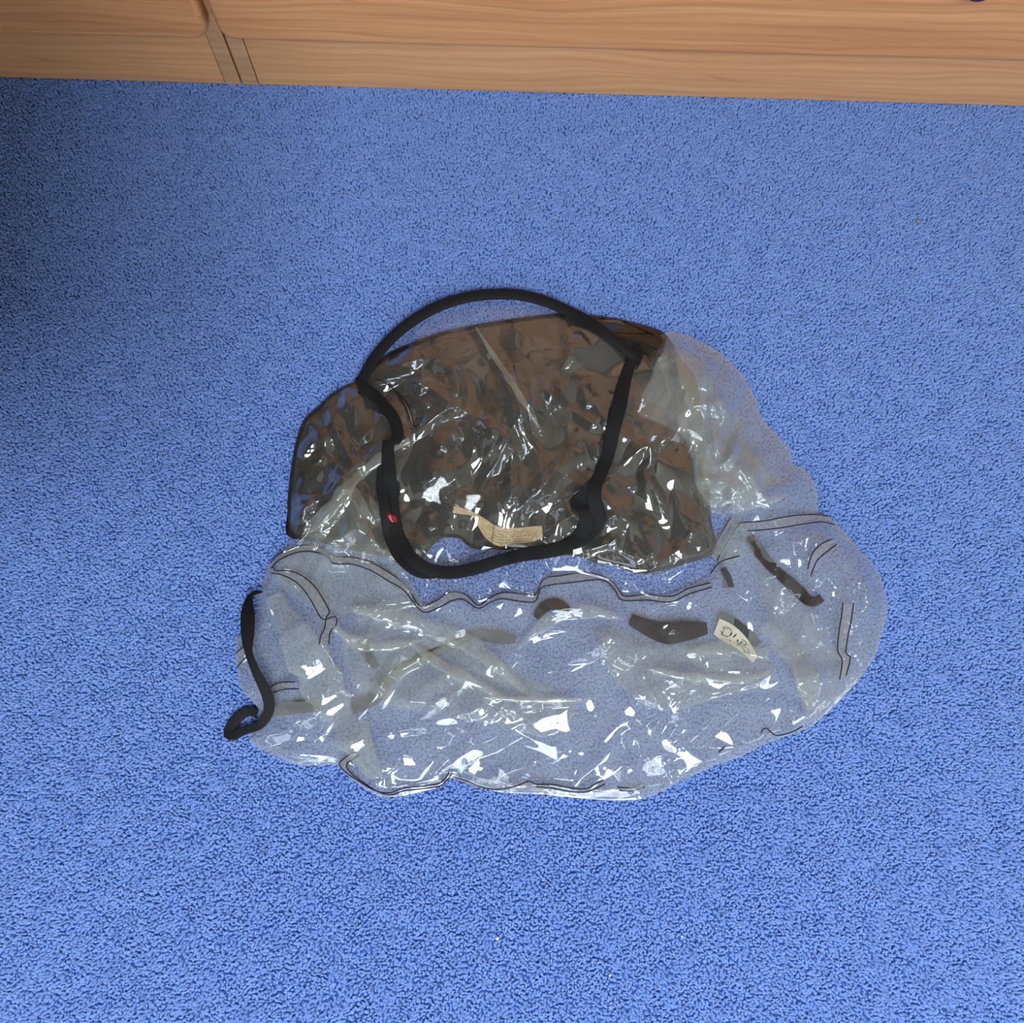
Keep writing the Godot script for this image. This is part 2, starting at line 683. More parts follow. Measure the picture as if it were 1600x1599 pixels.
func build_room() -> void:
	# inner faces: x -1.9 .. 1.7, z -1.45 .. 2.2, y -0.008 .. 2.4
	var t := 0.15
	# the ceiling is open at the unseen rooflight: x -0.45 .. 0.75, z 0.75 .. 1.75
	var top := base("ceiling", Vector3(0, 2.4 + t / 2, 0))
	top.set_meta("kind", "structure")
	put("ceiling_panel", box_mesh(Vector3(1.6, t, 3.95)), M.ceiling, top, Vector3(-1.25, 0, 0.375))
	put("ceiling_panel", box_mesh(Vector3(1.1, t, 3.95)), M.ceiling, top, Vector3(1.3, 0, 0.375))
	put("ceiling_panel", box_mesh(Vector3(1.2, t, 2.35)), M.ceiling, top, Vector3(0.15, 0, -0.425))
	put("ceiling_panel", box_mesh(Vector3(1.2, t, 0.6)), M.ceiling, top, Vector3(0.15, 0, 2.05))
	var roof := base("unseen_window_4", Vector3(0.15, 2.44, 1.25))  # unseen rooflight, placed so the carpet is brightest at the bottom
	roof.set_meta("kind", "structure")
	for e in [-1, 1]:
		put("unseen_window_frame", box_mesh(Vector3(0.04, 0.05, 1.0)), M.frame, roof, Vector3(e * 0.58, 0, 0))
		put("unseen_window_frame", box_mesh(Vector3(1.12, 0.05, 0.04)), M.frame, roof, Vector3(0, 0, e * 0.48))
	put("unseen_window_frame", box_mesh(Vector3(0.03, 0.05, 0.92)), M.frame, roof, Vector3(0, 0, 0))
	structure("wall_north", box_mesh(Vector3(3.9, 2.5, t)), M.wall, Vector3(-0.1, 1.17, -1.45 - t / 2))
	structure("trim_1", box_mesh(Vector3(3.6, 1.2, 0.02)), M.unseen_brown, Vector3(-0.1, 1.35, -1.435))  # unseen brown panel, placed to give brown reflections in the hood
	unseen_window_wall("wall_west", Vector3(-1.9 - t / 2, 0, 0.375), 3.65, 0.875, 0.7, PI / 2, t, 3)
	unseen_window_wall("wall_south", Vector3(-0.1, 0, 2.2 + t / 2), 3.9, 0.5, 1.5, PI, t, 1)
	unseen_window_wall("wall_east", Vector3(1.7 + t / 2, 0, 0.375), 3.65, 0.325, 0.4, -PI / 2, t, 2)
	# unseen slab and end panel out of view, placed to darken the left carpet corner
	var corner_shade := base("unseen_corner_shade", Vector3(-1.085, 0.72, -0.41))
	corner_shade.set_meta("kind", "structure")
	put("unseen_slab", box_mesh(Vector3(1.63, 0.032, 0.94)), M.unseen_brown, corner_shade)
	put("unseen_end_panel", box_mesh(Vector3(1.05, 0.70, 0.03)), M.unseen_brown, corner_shade, Vector3(-0.28, -0.366, 0.44))



func unseen_window_wall(called: String, where: Vector3, length: float, off: float, opening: float, turn: float, t: float, number: int) -> void:
	var root := base(called, where)
	root.rotation.y = turn
	root.set_meta("kind", "structure")
	var x0 := off
	var left := x0 - opening / 2 + length / 2
	var right := length - left - opening
	put("wall_panel", box_mesh(Vector3(left, 2.5, t)), M.wall, root, Vector3(-length / 2 + left / 2, 1.17, 0))
	put("wall_panel", box_mesh(Vector3(right, 2.5, t)), M.wall, root, Vector3(length / 2 - right / 2, 1.17, 0))
	put("wall_panel", box_mesh(Vector3(opening, 0.98, t)), M.wall, root, Vector3(x0, 0.41, 0))
	put("wall_panel", box_mesh(Vector3(opening, 0.32, t)), M.wall, root, Vector3(x0, 2.26, 0))
	var w := base("unseen_window_%d" % number, where + Vector3(x0, 0, 0).rotated(Vector3.UP, turn))  # unseen window, placed to give highlights on the film
	w.rotation.y = turn
	w.set_meta("kind", "structure")
	for sx in [-1, 0, 1]:
		put("unseen_window_frame", box_mesh(Vector3(0.06, 1.2, 0.06)), M.frame, w, Vector3(sx * (opening / 2 - 0.03), 1.5, 0))
	for y in [0.93, 1.75, 2.07]:
		put("unseen_window_frame", box_mesh(Vector3(opening, 0.05, 0.06)), M.frame, w, Vector3(0, y, 0))


# ---------------------------------------------------------------- carpet
func tuft_patch(sd: int, size: float, count: int) -> ArrayMesh:
	rng.seed = sd
	var v := PackedVector3Array()
	var nr := PackedVector3Array()
	var col := PackedColorArray()
	var idx := PackedInt32Array()
	var cell := size / count
	var lean := noise(sd, 30.0)
	var shade := noise(sd + 5, 45.0)
	for j in count:
		for i in count:
			var p := Vector3((i + 0.5 + rng.randf_range(-0.42, 0.42)) * cell - size / 2, 0, (j + 0.5 + rng.randf_range(-0.42, 0.42)) * cell - size / 2)
			var high := rng.randf_range(0.0054, 0.0082)
			var dirn := rng.randf() * TAU
			var tip := Vector3(cos(dirn), 0, sin(dirn)) * rng.randf_range(0.0004, 0.0022) + Vector3(lean.get_noise_2d(p.x, p.z), 0, lean.get_noise_2d(p.x + 9.0, p.z)) * 0.0016
			var ax := Vector3(cos(dirn + 0.5), 0, sin(dirn + 0.5))
			var ay := Vector3(-ax.z, 0, ax.x)
			var ra := rng.randf_range(0.0016, 0.0023)
			var rb := rng.randf_range(0.0010, 0.0014)
			var tone := rng.randf_range(0.86, 1.13) * (1.0 + 0.10 * shade.get_noise_2d(p.x, p.z))
			var c := Color(tone * rng.randf_range(0.94, 1.06), tone, tone * rng.randf_range(0.98, 1.03))
			var first := v.size()
			var rings := [[0.0, 0.85], [0.55, 1.05], [0.85, 0.85]]
			for r in rings:
				var f: float = r[0]
				var mid := p + tip * f * f + Vector3(0, high * f, 0)
				for q in 5:
					var a := TAU * q / 5.0 + f * 1.2
					var out := ax * cos(a) * ra + ay * sin(a) * rb
					v.append(mid + out * float(r[1]))
					nr.append((out.normalized() * (1.0 - 0.45 * f) + Vector3(0, 0.15 + 0.75 * f, 0)).normalized())
					col.append(c)
			v.append(p + tip + Vector3(0, high, 0))
			nr.append(Vector3.UP)
			col.append(c)
			for ring in 2:
				for q in 5:
					var a := first + ring * 5 + q
					var b := first + ring * 5 + (q + 1) % 5
					idx.append_array([a, b, a + 5, b, b + 5, a + 5])
			for q in 5:
				idx.append_array([first + 10 + q, first + 10 + (q + 1) % 5, first + 15])
	return arrays_mesh(v, nr, idx, PackedVector2Array(), col)


func build_carpet() -> void:
	var fl := structure("floor", box_mesh(Vector3(3.9, 0.1, 3.95)), M.backing, Vector3(-0.1, -0.0545, 0.375))
	var size := 0.16
	var cols := 15
	var rows := 13
	rng.seed = 4
	var spots := [[], [], []]
	for j in rows:
		for i in cols:
			var pick := rng.randi() % 3
			var where := Vector3((i - 7) * size, -0.0068, 0.42 - j * size)
			spots[pick].append(Transform3D(Basis(Vector3.UP, PI / 2 * (rng.randi() % 4)), where))
	for k in 3:
		var mm := MultiMesh.new()
		mm.transform_format = MultiMesh.TRANSFORM_3D
		mm.mesh = tuft_patch(100 + k, size, 56)
		mm.instance_count = spots[k].size()
		for i in spots[k].size():
			mm.set_instance_transform(i, Transform3D(spots[k][i].basis, spots[k][i].origin - fl.position))
		var o := MultiMeshInstance3D.new()
		o.name = "carpet_pile"
		o.multimesh = mm
		o.material_override = M.pile
		o.set_meta("kind", "stuff")
		fl.add_child(o, true)


# ---------------------------------------------------------------- furniture
func build_furniture() -> void:
	var a := at(0, 121, 0)
	var b := at(1600, 166, 0)
	var along := (b - a).normalized()
	var turn := atan2(-along.z, along.x)
	var front := Basis(Vector3.UP, turn)
	var at_x := func(x: float) -> Vector3: return a + along * x
	# the joint between the two units lies 0.333 m along the skirting line
	unit("drawer_unit", at_x.call(0.333), front, -0.9, -1, "wooden drawer unit left of the joint, deep in the shaded corner")
	unit("drawer_unit", at_x.call(0.333), front, 1.778, 1, "wide wooden drawer unit with dark knob, right of the joint")


func unit(called: String, joint: Vector3, front: Basis, width: float, side: int, label: String) -> void:
	var o := base(called, joint)
	o.basis = front
	tag(o, label, "drawer unit")
	var w := absf(width)
	var s := float(side)
	var p := 0.0222
	var tall := 0.66
	var deep := 0.44
	# upright end panels, flush with the plinth
	for e in [0, 1]:
		var x: float = s * (p / 2 + 0.0007) if e == 0 else s * (w - p / 2)
		put("side_panel", soft_box(Vector3(p - 0.0014, tall, deep), 0.0006, 0.001, Vector2(0.5, 0.12), Vector2(0.1 * e, 0.3 * s)), M.panel_wood, o, Vector3(x, tall / 2, -deep / 2 + 0.0005))
	var cx := s * w / 2
	put("back_board", box_mesh(Vector3(w - 2 * p, tall - 0.03, 0.01)), M.gap, o, Vector3(cx, tall / 2, -deep + 0.02))
	put("bottom_board", box_mesh(Vector3(w - 2 * p - 0.002, 0.018, deep - 0.06)), M.gap, o, Vector3(cx, 0.09, -deep / 2 - 0.02))
	put("plinth", soft_box(Vector3(w - 2 * p - 0.0024, 0.098, 0.02), 0.0008, 0.0015, Vector2(1.25, 0.1), Vector2(0.13, 0.02)), M.plinth_wood, o, Vector3(cx, 0.049, -0.0105))
	put("top_board", soft_box(Vector3(w - 0.002, 0.025, deep + 0.03), 0.006, 0.008), M.panel_wood, o, Vector3(cx, tall + 0.0125, -deep / 2 + 0.01))
	var gap := 0.0085 if side < 0 else 0.004
	for row in 2:
		var hgt := 0.263
		var y := 0.1045 + hgt / 2 + row * (hgt + 0.012)
		var dw := w - gap * 2
		var d := base("drawer", Vector3(cx, y, 0.0125), o)
		put("drawer_front", soft_box(Vector3(dw, hgt, 0.022), 0.0085, 0.022, Vector2(1.35, 0.24), Vector2(0.05 * row + (0.35 if side < 0 else 0.0), 0.17 * row)), M.drawer_wood, d)
		put("drawer_box", box_mesh(Vector3(dw - 0.07, hgt - 0.05, deep - 0.07)), M.gap, d, Vector3(0, 0, -0.0125 - (deep - 0.07) / 2))
		var spots := [0.0]
		for k in spots:
			var kn := lathe([[0.0085, 0.0], [0.008, 0.008], [0.0095, 0.012], [0.017, 0.017], [0.0185, 0.022], [0.016, 0.027], [0.0, 0.0285]], 28)
			var ko := put("knob", kn, M.knob, d, Vector3(k, 0.006, 0.0109))
			ko.rotation.x = PI / 2
			ko.set_meta("label", "dark round drawer knob")


func lathe(profile: Array, sides: int) -> ArrayMesh:
	var st := SurfaceTool.new()
	st.begin(Mesh.PRIMITIVE_TRIANGLES)
	st.set_smooth_group(0)
	for k in profile.size() - 1:
		for q in sides:
			var a0 := TAU * q / sides
			var a1 := TAU * (q + 1) / sides
			var p := func(j: int, a: float) -> Vector3: return Vector3(profile[j][0] * cos(a), profile[j][1], profile[j][0] * sin(a))
			for t in [[k, a0], [k + 1, a1], [k + 1, a0], [k, a0], [k, a1], [k + 1, a1]]:
				st.add_vertex(p.call(t[0], t[1]))
	st.index()
	st.generate_normals()
	return st.commit()


# ---------------------------------------------------------------- the rain cover
func build_cover() -> void:
	var root := base("rain_cover", Vector3.ZERO)
	tag(root, "crumpled clear plastic pushchair rain cover with black trim lying on the blue carpet", "rain cover")

	# outlines
	var whole := smooth2(line2("447,857 430,869 418,885 410,912 404,930 399,962 386,986 371,996 367,1020 370,1045 379,1080 394,1094 405,1114 398,1136 390,1158 420,1177 470,1196 524,1196 541,1211 584,1241 620,1245 688,1229 702,1216 740,1226 780,1238 840,1241 900,1247 985,1251 1025,1241 1060,1223 1120,1196 1160,1181 1200,1161 1260,1139 1290,1116 1330,1076 1365,1031 1375,1001 1387,951 1383,926 1370,891 1345,861 1310,821 1290,805 1277,799 1277,771 1268,746 1255,731 1240,726 1235,706 1215,681 1190,651 1180,621 1160,586 1130,556 1100,536 1050,518 1020,530 990,545 940,512 890,490 840,478 780,475 720,482 660,505 610,548 575,586 556,596 540,603 515,618 497,636 475,656 462,691 455,731 450,771 449,801 450,839"), 6.0, true)
	var s_back := sheet_field(whole, 4.0)
	crumple(s_back, {"seed": 71, "low": 0.002, "bulge": 0.003, "reach": 60.0, "edge": 20.0, "big": 0.002, "mid_l": 70.0, "pleats": [[0.7, 140.0, 0.003]]})
	keep_above(s_back, 0.0012)
	var back := put("back_film", sheet_mesh(s_back, whole), M.film_back, root)

	# the dark lining behind the hood
	var dark_line := smooth2(line2("450,838 449,801 450,771 455,731 462,691 475,656 497,636 515,618 540,603 558,594 600,557 650,533 700,517 760,505 820,496 880,490 935,494 985,503 1038,521 1062,560 1086,590 1096,640 1102,700 1108,760 1112,815 1118,862 1070,882 1030,893 996,897 960,884 930,880 905,870 860,866 800,860 740,858 718,842 690,842 672,858 650,884 605,872 540,858 500,848"), 6.0, true)
	var s_dark := sheet_field(dark_line, 3.0)
	crumple(s_dark, {"seed": 12, "low": 0.006, "bulge": 0.005, "reach": 60.0, "edge": 30.0, "big": 0.007, "big_l": 190.0, "mid_l": 90.0, "pleats": [[0.5, 160.0, 0.008], [2.2, 210.0, 0.008]]})
	settle(s_dark, 2)
	keep_above(s_dark, 0.0042)
	put("dark_lining", sheet_mesh(s_dark, dark_line), M.dark, root)

	# hood film
	var hood_line := smooth2(line2("450,838 449,801 450,771 455,731 462,691 475,656 497,636 515,618 540,603 560,592 580,567 600,540 627,515 660,492 695,475 740,463 782,460 817,462 855,472 887,486 915,500 940,517 960,532 980,548 1004,552 1040,600 1075,660 1100,720 1125,790 1140,820 1118,870 1108,912 1075,922 1039,936 1000,932 970,926 955,910 912,900 850,914 838,938 787,934 747,950 725,934 702,936 660,954 640,935 615,905 580,886 520,878 500,862 470,858 440,868 425,878 433,866"), 6.0, true)
	var s_hood := sheet_field(hood_line, 1.4)
	crumple(s_hood, {"seed": 31, "low": 0.010, "bulge": 0.014, "reach": 90.0, "edge": 34.0, "big": 0.006, "big_l": 150.0, "mid_l": 52.0, "pleats": [[0.25, 84.0, 0.0095], [0.9, 112.0, 0.0095], [2.4, 100.0, 0.0062]], "humps": [[690, 600, 70, 0.014], [815, 640, 90, 0.012], [560, 780, 80, 0.012], [500, 690, 60, 0.008]]})
	for c in hood_creases():
		crease(s_hood, c[0], c[1], c[2], 0.5, 0.48)
	settle(s_hood, 1)
	for k in s_hood.h.size():
		if s_hood.d[k] > 0.0:
			var j := k / s_hood.nx
			var lim := s_dark.sample(s_hood.u0 + (k - j * s_hood.nx) * s_hood.step, s_hood.v0 + j * s_hood.step) + 0.0026
			if s_hood.h[k] < lim:
				s_hood.h[k] = lim
	put("hood_film", sheet_mesh(s_hood, hood_line), M.film, root)

	# its inner face, 0.5 mm below, where the dark lining lies behind it
	var face_line := smooth2(line2("456,830 455,801 456,771 461,731 468,691 481,658 503,638 521,620 546,605 566,595 604,562 652,540 702,522 760,511 820,502 880,496 935,500 975,505 1000,556 1035,600 1068,660 1092,720 1104,790 1110,855 1068,875 1030,886 996,890 960,877 930,873 905,863 860,859 800,853 740,851 718,836 688,836 668,852 646,877 605,866 540,851 500,841"), 6.0, true)
	var s_face := sheet_field(face_line, 1.6)
	for k in s_face.h.size():
		var j := k / s_face.nx
		s_face.h[k] = s_hood.sample(s_face.u0 + (k - j * s_face.nx) * s_face.step, s_face.v0 + j * s_face.step) - 0.0005
	var face := sheet_mesh(s_face, face_line)
	put("hood_film_inner_face", face, M.film, root)
	put("hood_film_reflection_layer", face, M.film, root, Vector3(0, -0.0006, 0))  # further film layer, put in to strengthen the hood reflections

	# the puffed side and the flap on the right
	var side_line := smooth2(line2("1003,553 1020,534 1050,518 1100,536 1130,556 1160,586 1180,621 1190,651 1215,681 1235,706 1240,726 1255,731 1268,746 1277,771 1277,799 1290,805 1310,821 1345,861 1370,891 1383,926 1387,951 1375,1001 1365,1031 1330,1076 1290,1116 1262,1125 1252,1090 1240,1062 1232,1022 1220,987 1202,960 1190,925 1176,880 1170,850 1150,822 1128,806 1100,792 1082,770 1070,740 1050,800 1035,806 1020,770 1000,740 985,720 988,690 984,660 978,640 980,607 992,577"), 6.0, true)
	var s_side := sheet_field(side_line, 1.4)
	crumple(s_side, {"seed": 88, "low": 0.008, "bulge": 0.022, "reach": 75.0, "edge": 30.0, "big": 0.005, "big_l": 130.0, "mid_l": 50.0, "pleats": [[0.3, 74.0, 0.0095], [1.2, 92.0, 0.0085], [2.5, 84.0, 0.007]], "humps": [[1150, 750, 90, 0.02], [1090, 590, 70, 0.012], [1290, 900, 90, 0.01]]})
	for c in side_creases():
		crease(s_side, c[0], c[1], c[2] * 1.1, 0.48, 0.47)
	settle(s_side, 1)
	keep_above(s_side, 0.005)
	put("side_film", sheet_mesh(s_side, side_line), M.film_outer, root)

	var s_side_in := sheet_field(side_line, 3.0)
	crumple(s_side_in, {"seed": 93, "low": 0.005, "bulge": 0.014, "reach": 60.0, "edge": 34.0, "big": 0.004, "big_l": 140.0, "mid_l": 66.0, "pleats": [[0.2, 100.0, 0.006], [1.7, 120.0, 0.005]]})
	settle(s_side_in, 1)
	keep_above(s_side_in, 0.0035)
	put("inner_side_film", sheet_mesh(s_side_in, side_line), M.film_haze, root)

	# the skirt along the bottom: an outer and an inner layer
	var skirt_line := smooth2(line2("447,857 430,869 418,885 410,912 404,930 399,962 386,986 371,996 367,1020 370,1045 379,1080 394,1094 405,1114 398,1136 390,1158 420,1177 470,1196 524,1196 541,1211 584,1241 620,1245 688,1229 702,1216 740,1226 780,1238 840,1241 900,1247 985,1251 1025,1241 1060,1223 1120,1196 1160,1181 1200,1161 1260,1139 1290,1116 1330,1076 1345,1050 1300,1010 1262,945 1230,900 1195,860 1160,834 1130,860 1110,897 1070,918 1037,930 1005,930 970,922 950,903 912,895 862,899 846,920 820,930 787,925 750,942 725,928 700,927 660,945 640,925 622,903 590,880 550,868 520,866 500,854 470,850"), 6.0, true)
	var s_skirt := sheet_field(skirt_line, 1.4)
	crumple(s_skirt, {"seed": 42, "low": 0.006, "bulge": 0.007, "reach": 95.0, "edge": 16.0, "big": 0.004, "big_l": 150.0, "mid_l": 60.0, "pleats": [[1.25, 112.0, 0.0035], [0.5, 134.0, 0.0045], [2.3, 120.0, 0.004]], "humps": [[760, 1140, 100, 0.012], [480, 1000, 70, 0.012], [1000, 1050, 120, 0.01]]})
	for c in skirt_creases():
		crease(s_skirt, c[0], c[1], c[2], 0.3, 0.46)
	settle(s_skirt, 1)
	keep_above(s_skirt, 0.005)
	put("skirt_film", sheet_mesh(s_skirt, skirt_line), M.film_outer, root)
	var s_in := sheet_field(skirt_line, 3.0)
	crumple(s_in, {"seed": 63, "low": 0.0042, "bulge": 0.004, "reach": 90.0, "edge": 16.0, "big": 0.004, "big_l": 140.0, "mid_l": 70.0, "pleats": [[1.9, 110.0, 0.003], [0.7, 125.0, 0.004]]})
	settle(s_in, 1)
	keep_above(s_in, 0.0035)
	put("inner_skirt_film", sheet_mesh(s_in, skirt_line), M.film_haze, root)

	# more film bunched up inside: in the puffed side and below the left of the hood
	var bunches := [
		["1030,560 1060,545 1100,570 1138,622 1172,682 1214,742 1222,778 1160,800 1112,800 1082,776 1066,720 1058,660 1040,600", 301, s_side, 0.75],
		["1075,690 1110,670 1160,690 1200,740 1180,775 1130,790 1095,770", 317, s_side, 0.6],
		["472,842 505,800 548,762 590,790 606,848 636,900 662,958 610,985 545,965 480,945 428,902 442,872", 333, s_hood, 0.6],
		["1112,864 1128,832 1150,806 1166,820 1164,850 1158,872 1130,886", 381, s_skirt, 0.9],
		["540,985 640,990 740,1010 820,1060 900,1100 860,1150 760,1130 640,1110 560,1080", 349, s_skirt, 0.6],
		["930,980 1010,1000 1090,1000 1180,1020 1210,1060 1130,1090 1030,1110 960,1060", 365, s_skirt, 0.6],
	]
	for q in bunches:
		var line := smooth2(line2(q[0]), 6.0, true)
		var sh := sheet_field(line, 2.0)
		crumple(sh, {"seed": q[1], "low": 0.0, "edge": 14.0, "big": 0.003, "big_l": 90.0, "mid_l": 44.0, "pleats": [[0.3 + 0.01 * q[1], 46.0, 0.004], [1.7, 62.0, 0.004]]})
		var under: Sheet = q[2]
		for k in sh.h.size():
			var j := k / sh.nx
			sh.h[k] = maxf(0.005, under.sample(sh.u0 + (k - j * sh.nx) * sh.step, sh.v0 + j * sh.step) * float(q[3]) + sh.h[k] - 0.001)
		settle(sh, 1)
		put("bunched_film", sheet_mesh(sh, line), M.film_fold, root)

	build_folds(root, s_hood, s_skirt, s_side)
	build_trim(root, s_hood, s_skirt, s_side, s_in)
	build_seams(root, s_hood, s_skirt, s_side)
	build_labels(root, s_dark, s_skirt, s_hood)


func hood_creases() -> Array:
	# [line, height in mm, width in pixels]
	return [
		["745,510 765,545 782,570 788,585 795,615 805,645 815,678 826,710 840,740", 5.0, 7],
		["795,570 803,592 814,612 833,640 846,672", 5.5, 9],
		["800,600 812,640 822,680 838,705 846,738", 3.0, 5],
		["835,585 852,607 872,627 880,640", 4.0, 6],
		["887,637 910,652 932,666", 4.0, 6],
		["882,495 885,525 888,550", 2.5, 5],
		["912,600 916,640", 2.5, 5],
		["930,690 936,715", 2.5, 5],
		["677,535 695,551", 3.5, 8],
		["637,612 652,625 672,637", 4.0, 7],
		["572,588 610,572 660,560 697,562", 3.0, 10],
		["580,598 625,592 660,600 690,620 712,635", 3.5, 8],
		["705,570 714,590 717,620", 2.5, 6],
		["668,580 654,600 663,614", 2.5, 6],
		["712,635 742,650 762,660", 3.5, 6],
		["747,665 755,685 763,660", 3.5, 6],
		["625,692 660,666 690,645 712,635", 3.0, 6],
		["687,702 700,682 717,670", 3.0, 8],
		["702,752 720,735 735,715 740,690", 3.5, 8],
		["742,785 755,755 777,722 792,690 803,665", 4.0, 6],
		["800,790 798,740 805,690", 2.5, 7],
		["669,800 672,829", 2.5, 5],
		["700,790 690,770 720,780 745,788", 2.0, 6],
		["830,783 842,770 848,760", 3.5, 8],
		["840,805 838,828 834,845", 3.0, 5],
		["810,800 835,770 870,735 900,715", 3.0, 7],
		["880,792 900,770 930,745", 3.0, 7],
		["880,792 910,820 890,842", 2.5, 5],
		["512,627 520,610 537,610 540,630 535,640", 2.5, 5],
		["512,627 517,650 530,682 542,707 552,728", 3.0, 6],
		["474,655 492,670 506,685 508,700 520,717 530,732 543,741", 3.5, 6],
		["470,718 487,693 506,685", 2.5, 6],
		["472,736 492,725 505,710", 2.5, 6],
		["452,786 485,782 465,802 452,818", 3.5, 7],
		["540,758 552,785 567,811 580,833 595,856", 5.0, 8],
		["555,758 575,792 588,822", 3.5, 6],
		["470,800 510,770 545,735 585,710 620,690", 3.0, 9],
		["490,830 520,790 545,750", 2.5, 9],
		["560,690 590,660 600,640", 2.5, 9],
		["952,745 965,762 980,760 992,754", 4.0, 6],
		["947,813 966,804", 3.0, 5],
		["1005,640 1002,662 1015,692 1016,720 1005,742 1022,765 1035,807", 3.0, 5],
		["1025,762 1035,790", 2.5, 5],
		["965,837 962,855 952,875", 2.5, 5],
		["910,862 950,850 965,838", 2.0, 6],
		["997,865 1017,876 1040,872 1062,857 1073,848", 4.0, 6],
		["930,893 943,873", 3.0, 5],
		["960,880 975,892 997,897 1037,882", 2.5, 6],
		["1020,900 1018,914 1034,925 1056,924", 3.0, 6],
		["1076,830 1088,838", 3.0, 6],
		["1015,820 1022,850 1018,870", 2.5, 6],
		["742,907 770,901 788,888", 2.5, 6],
		["590,870 620,850 640,830", 2.0, 8],
		["500,860 530,840 560,830 600,860", 2.5, 9],
	]


func side_creases() -> Array:
	return [
		["987,524 996,541 1005,552 992,577 981,607 979,640 987,657 990,685 972,702 978,725 988,747", 3.5, 5],
		["1047,520 1055,552 1062,585 1066,612", 3.0, 5],
		["1027,545 1030,562", 3.0, 6],
		["1067,616 1087,621", 3.5, 7],
		["1092,640 1083,670 1077,700 1063,723", 3.5, 5],
		["1105,580 1096,610", 3.5, 6],
		["1105,580 1120,620 1128,650", 2.5, 7],
		["1092,707 1085,732 1090,762 1105,783 1126,801", 5.0, 8],
		["1076,770 1090,789 1110,800", 4.0, 7],
		["1126,622 1135,645 1140,640 1138,670", 3.5, 6],
		["1107,632 1113,662 1117,690 1130,722", 3.0, 5],
		["1135,692 1146,706 1130,722", 3.0, 5],
		["1090,726 1130,726 1148,702", 2.5, 5],
		["1150,722 1163,745 1180,770", 3.5, 6],
		["1175,717 1200,712 1206,709", 3.0, 6],
		["1170,725 1180,755 1210,770 1240,772", 3.0, 6],
		["1185,726 1182,750", 3.0, 5],
		["1118,772 1125,790 1135,805", 3.5, 6],
		["1090,745 1130,755 1160,775", 2.5, 7],
		["1160,605 1168,613", 3.5, 6],
		["1200,785 1220,775", 3.0, 6],
		["1140,820 1165,795 1210,785 1250,775", 2.5, 9],
		["1170,850 1175,880 1190,925 1202,960 1220,987 1231,1022 1238,1062", 4.5, 7],
		["1160,850 1168,897", 4.0, 8],
		["1176,872 1190,893 1203,910", 4.0, 8],
		["1258,1030 1272,1058 1279,1096", 3.5, 7],
		["1267,957 1285,966 1295,990 1302,1000 1320,1007 1335,1022 1352,1022 1358,1002 1368,995", 4.5, 6],
		["1380,925 1386,938", 3.0, 6],
		["1283,907 1292,893 1303,890 1290,910", 3.5, 6],
		["1297,905 1307,916 1327,917 1338,904 1340,925", 4.0, 7],
		["1230,850 1260,840 1280,825", 2.0, 8],
		["1320,860 1340,880 1360,920 1372,950", 2.5, 9],
		["1200,850 1215,870 1210,890", 2.0, 8],
		["1255,1010 1270,970 1262,950", 2.5, 7],
		["1290,1005 1310,1000", 3.0, 6],
		["1330,1000 1350,960", 2.5, 7],
		["1270,1050 1300,1060 1330,1040", 2.0, 8],
	]


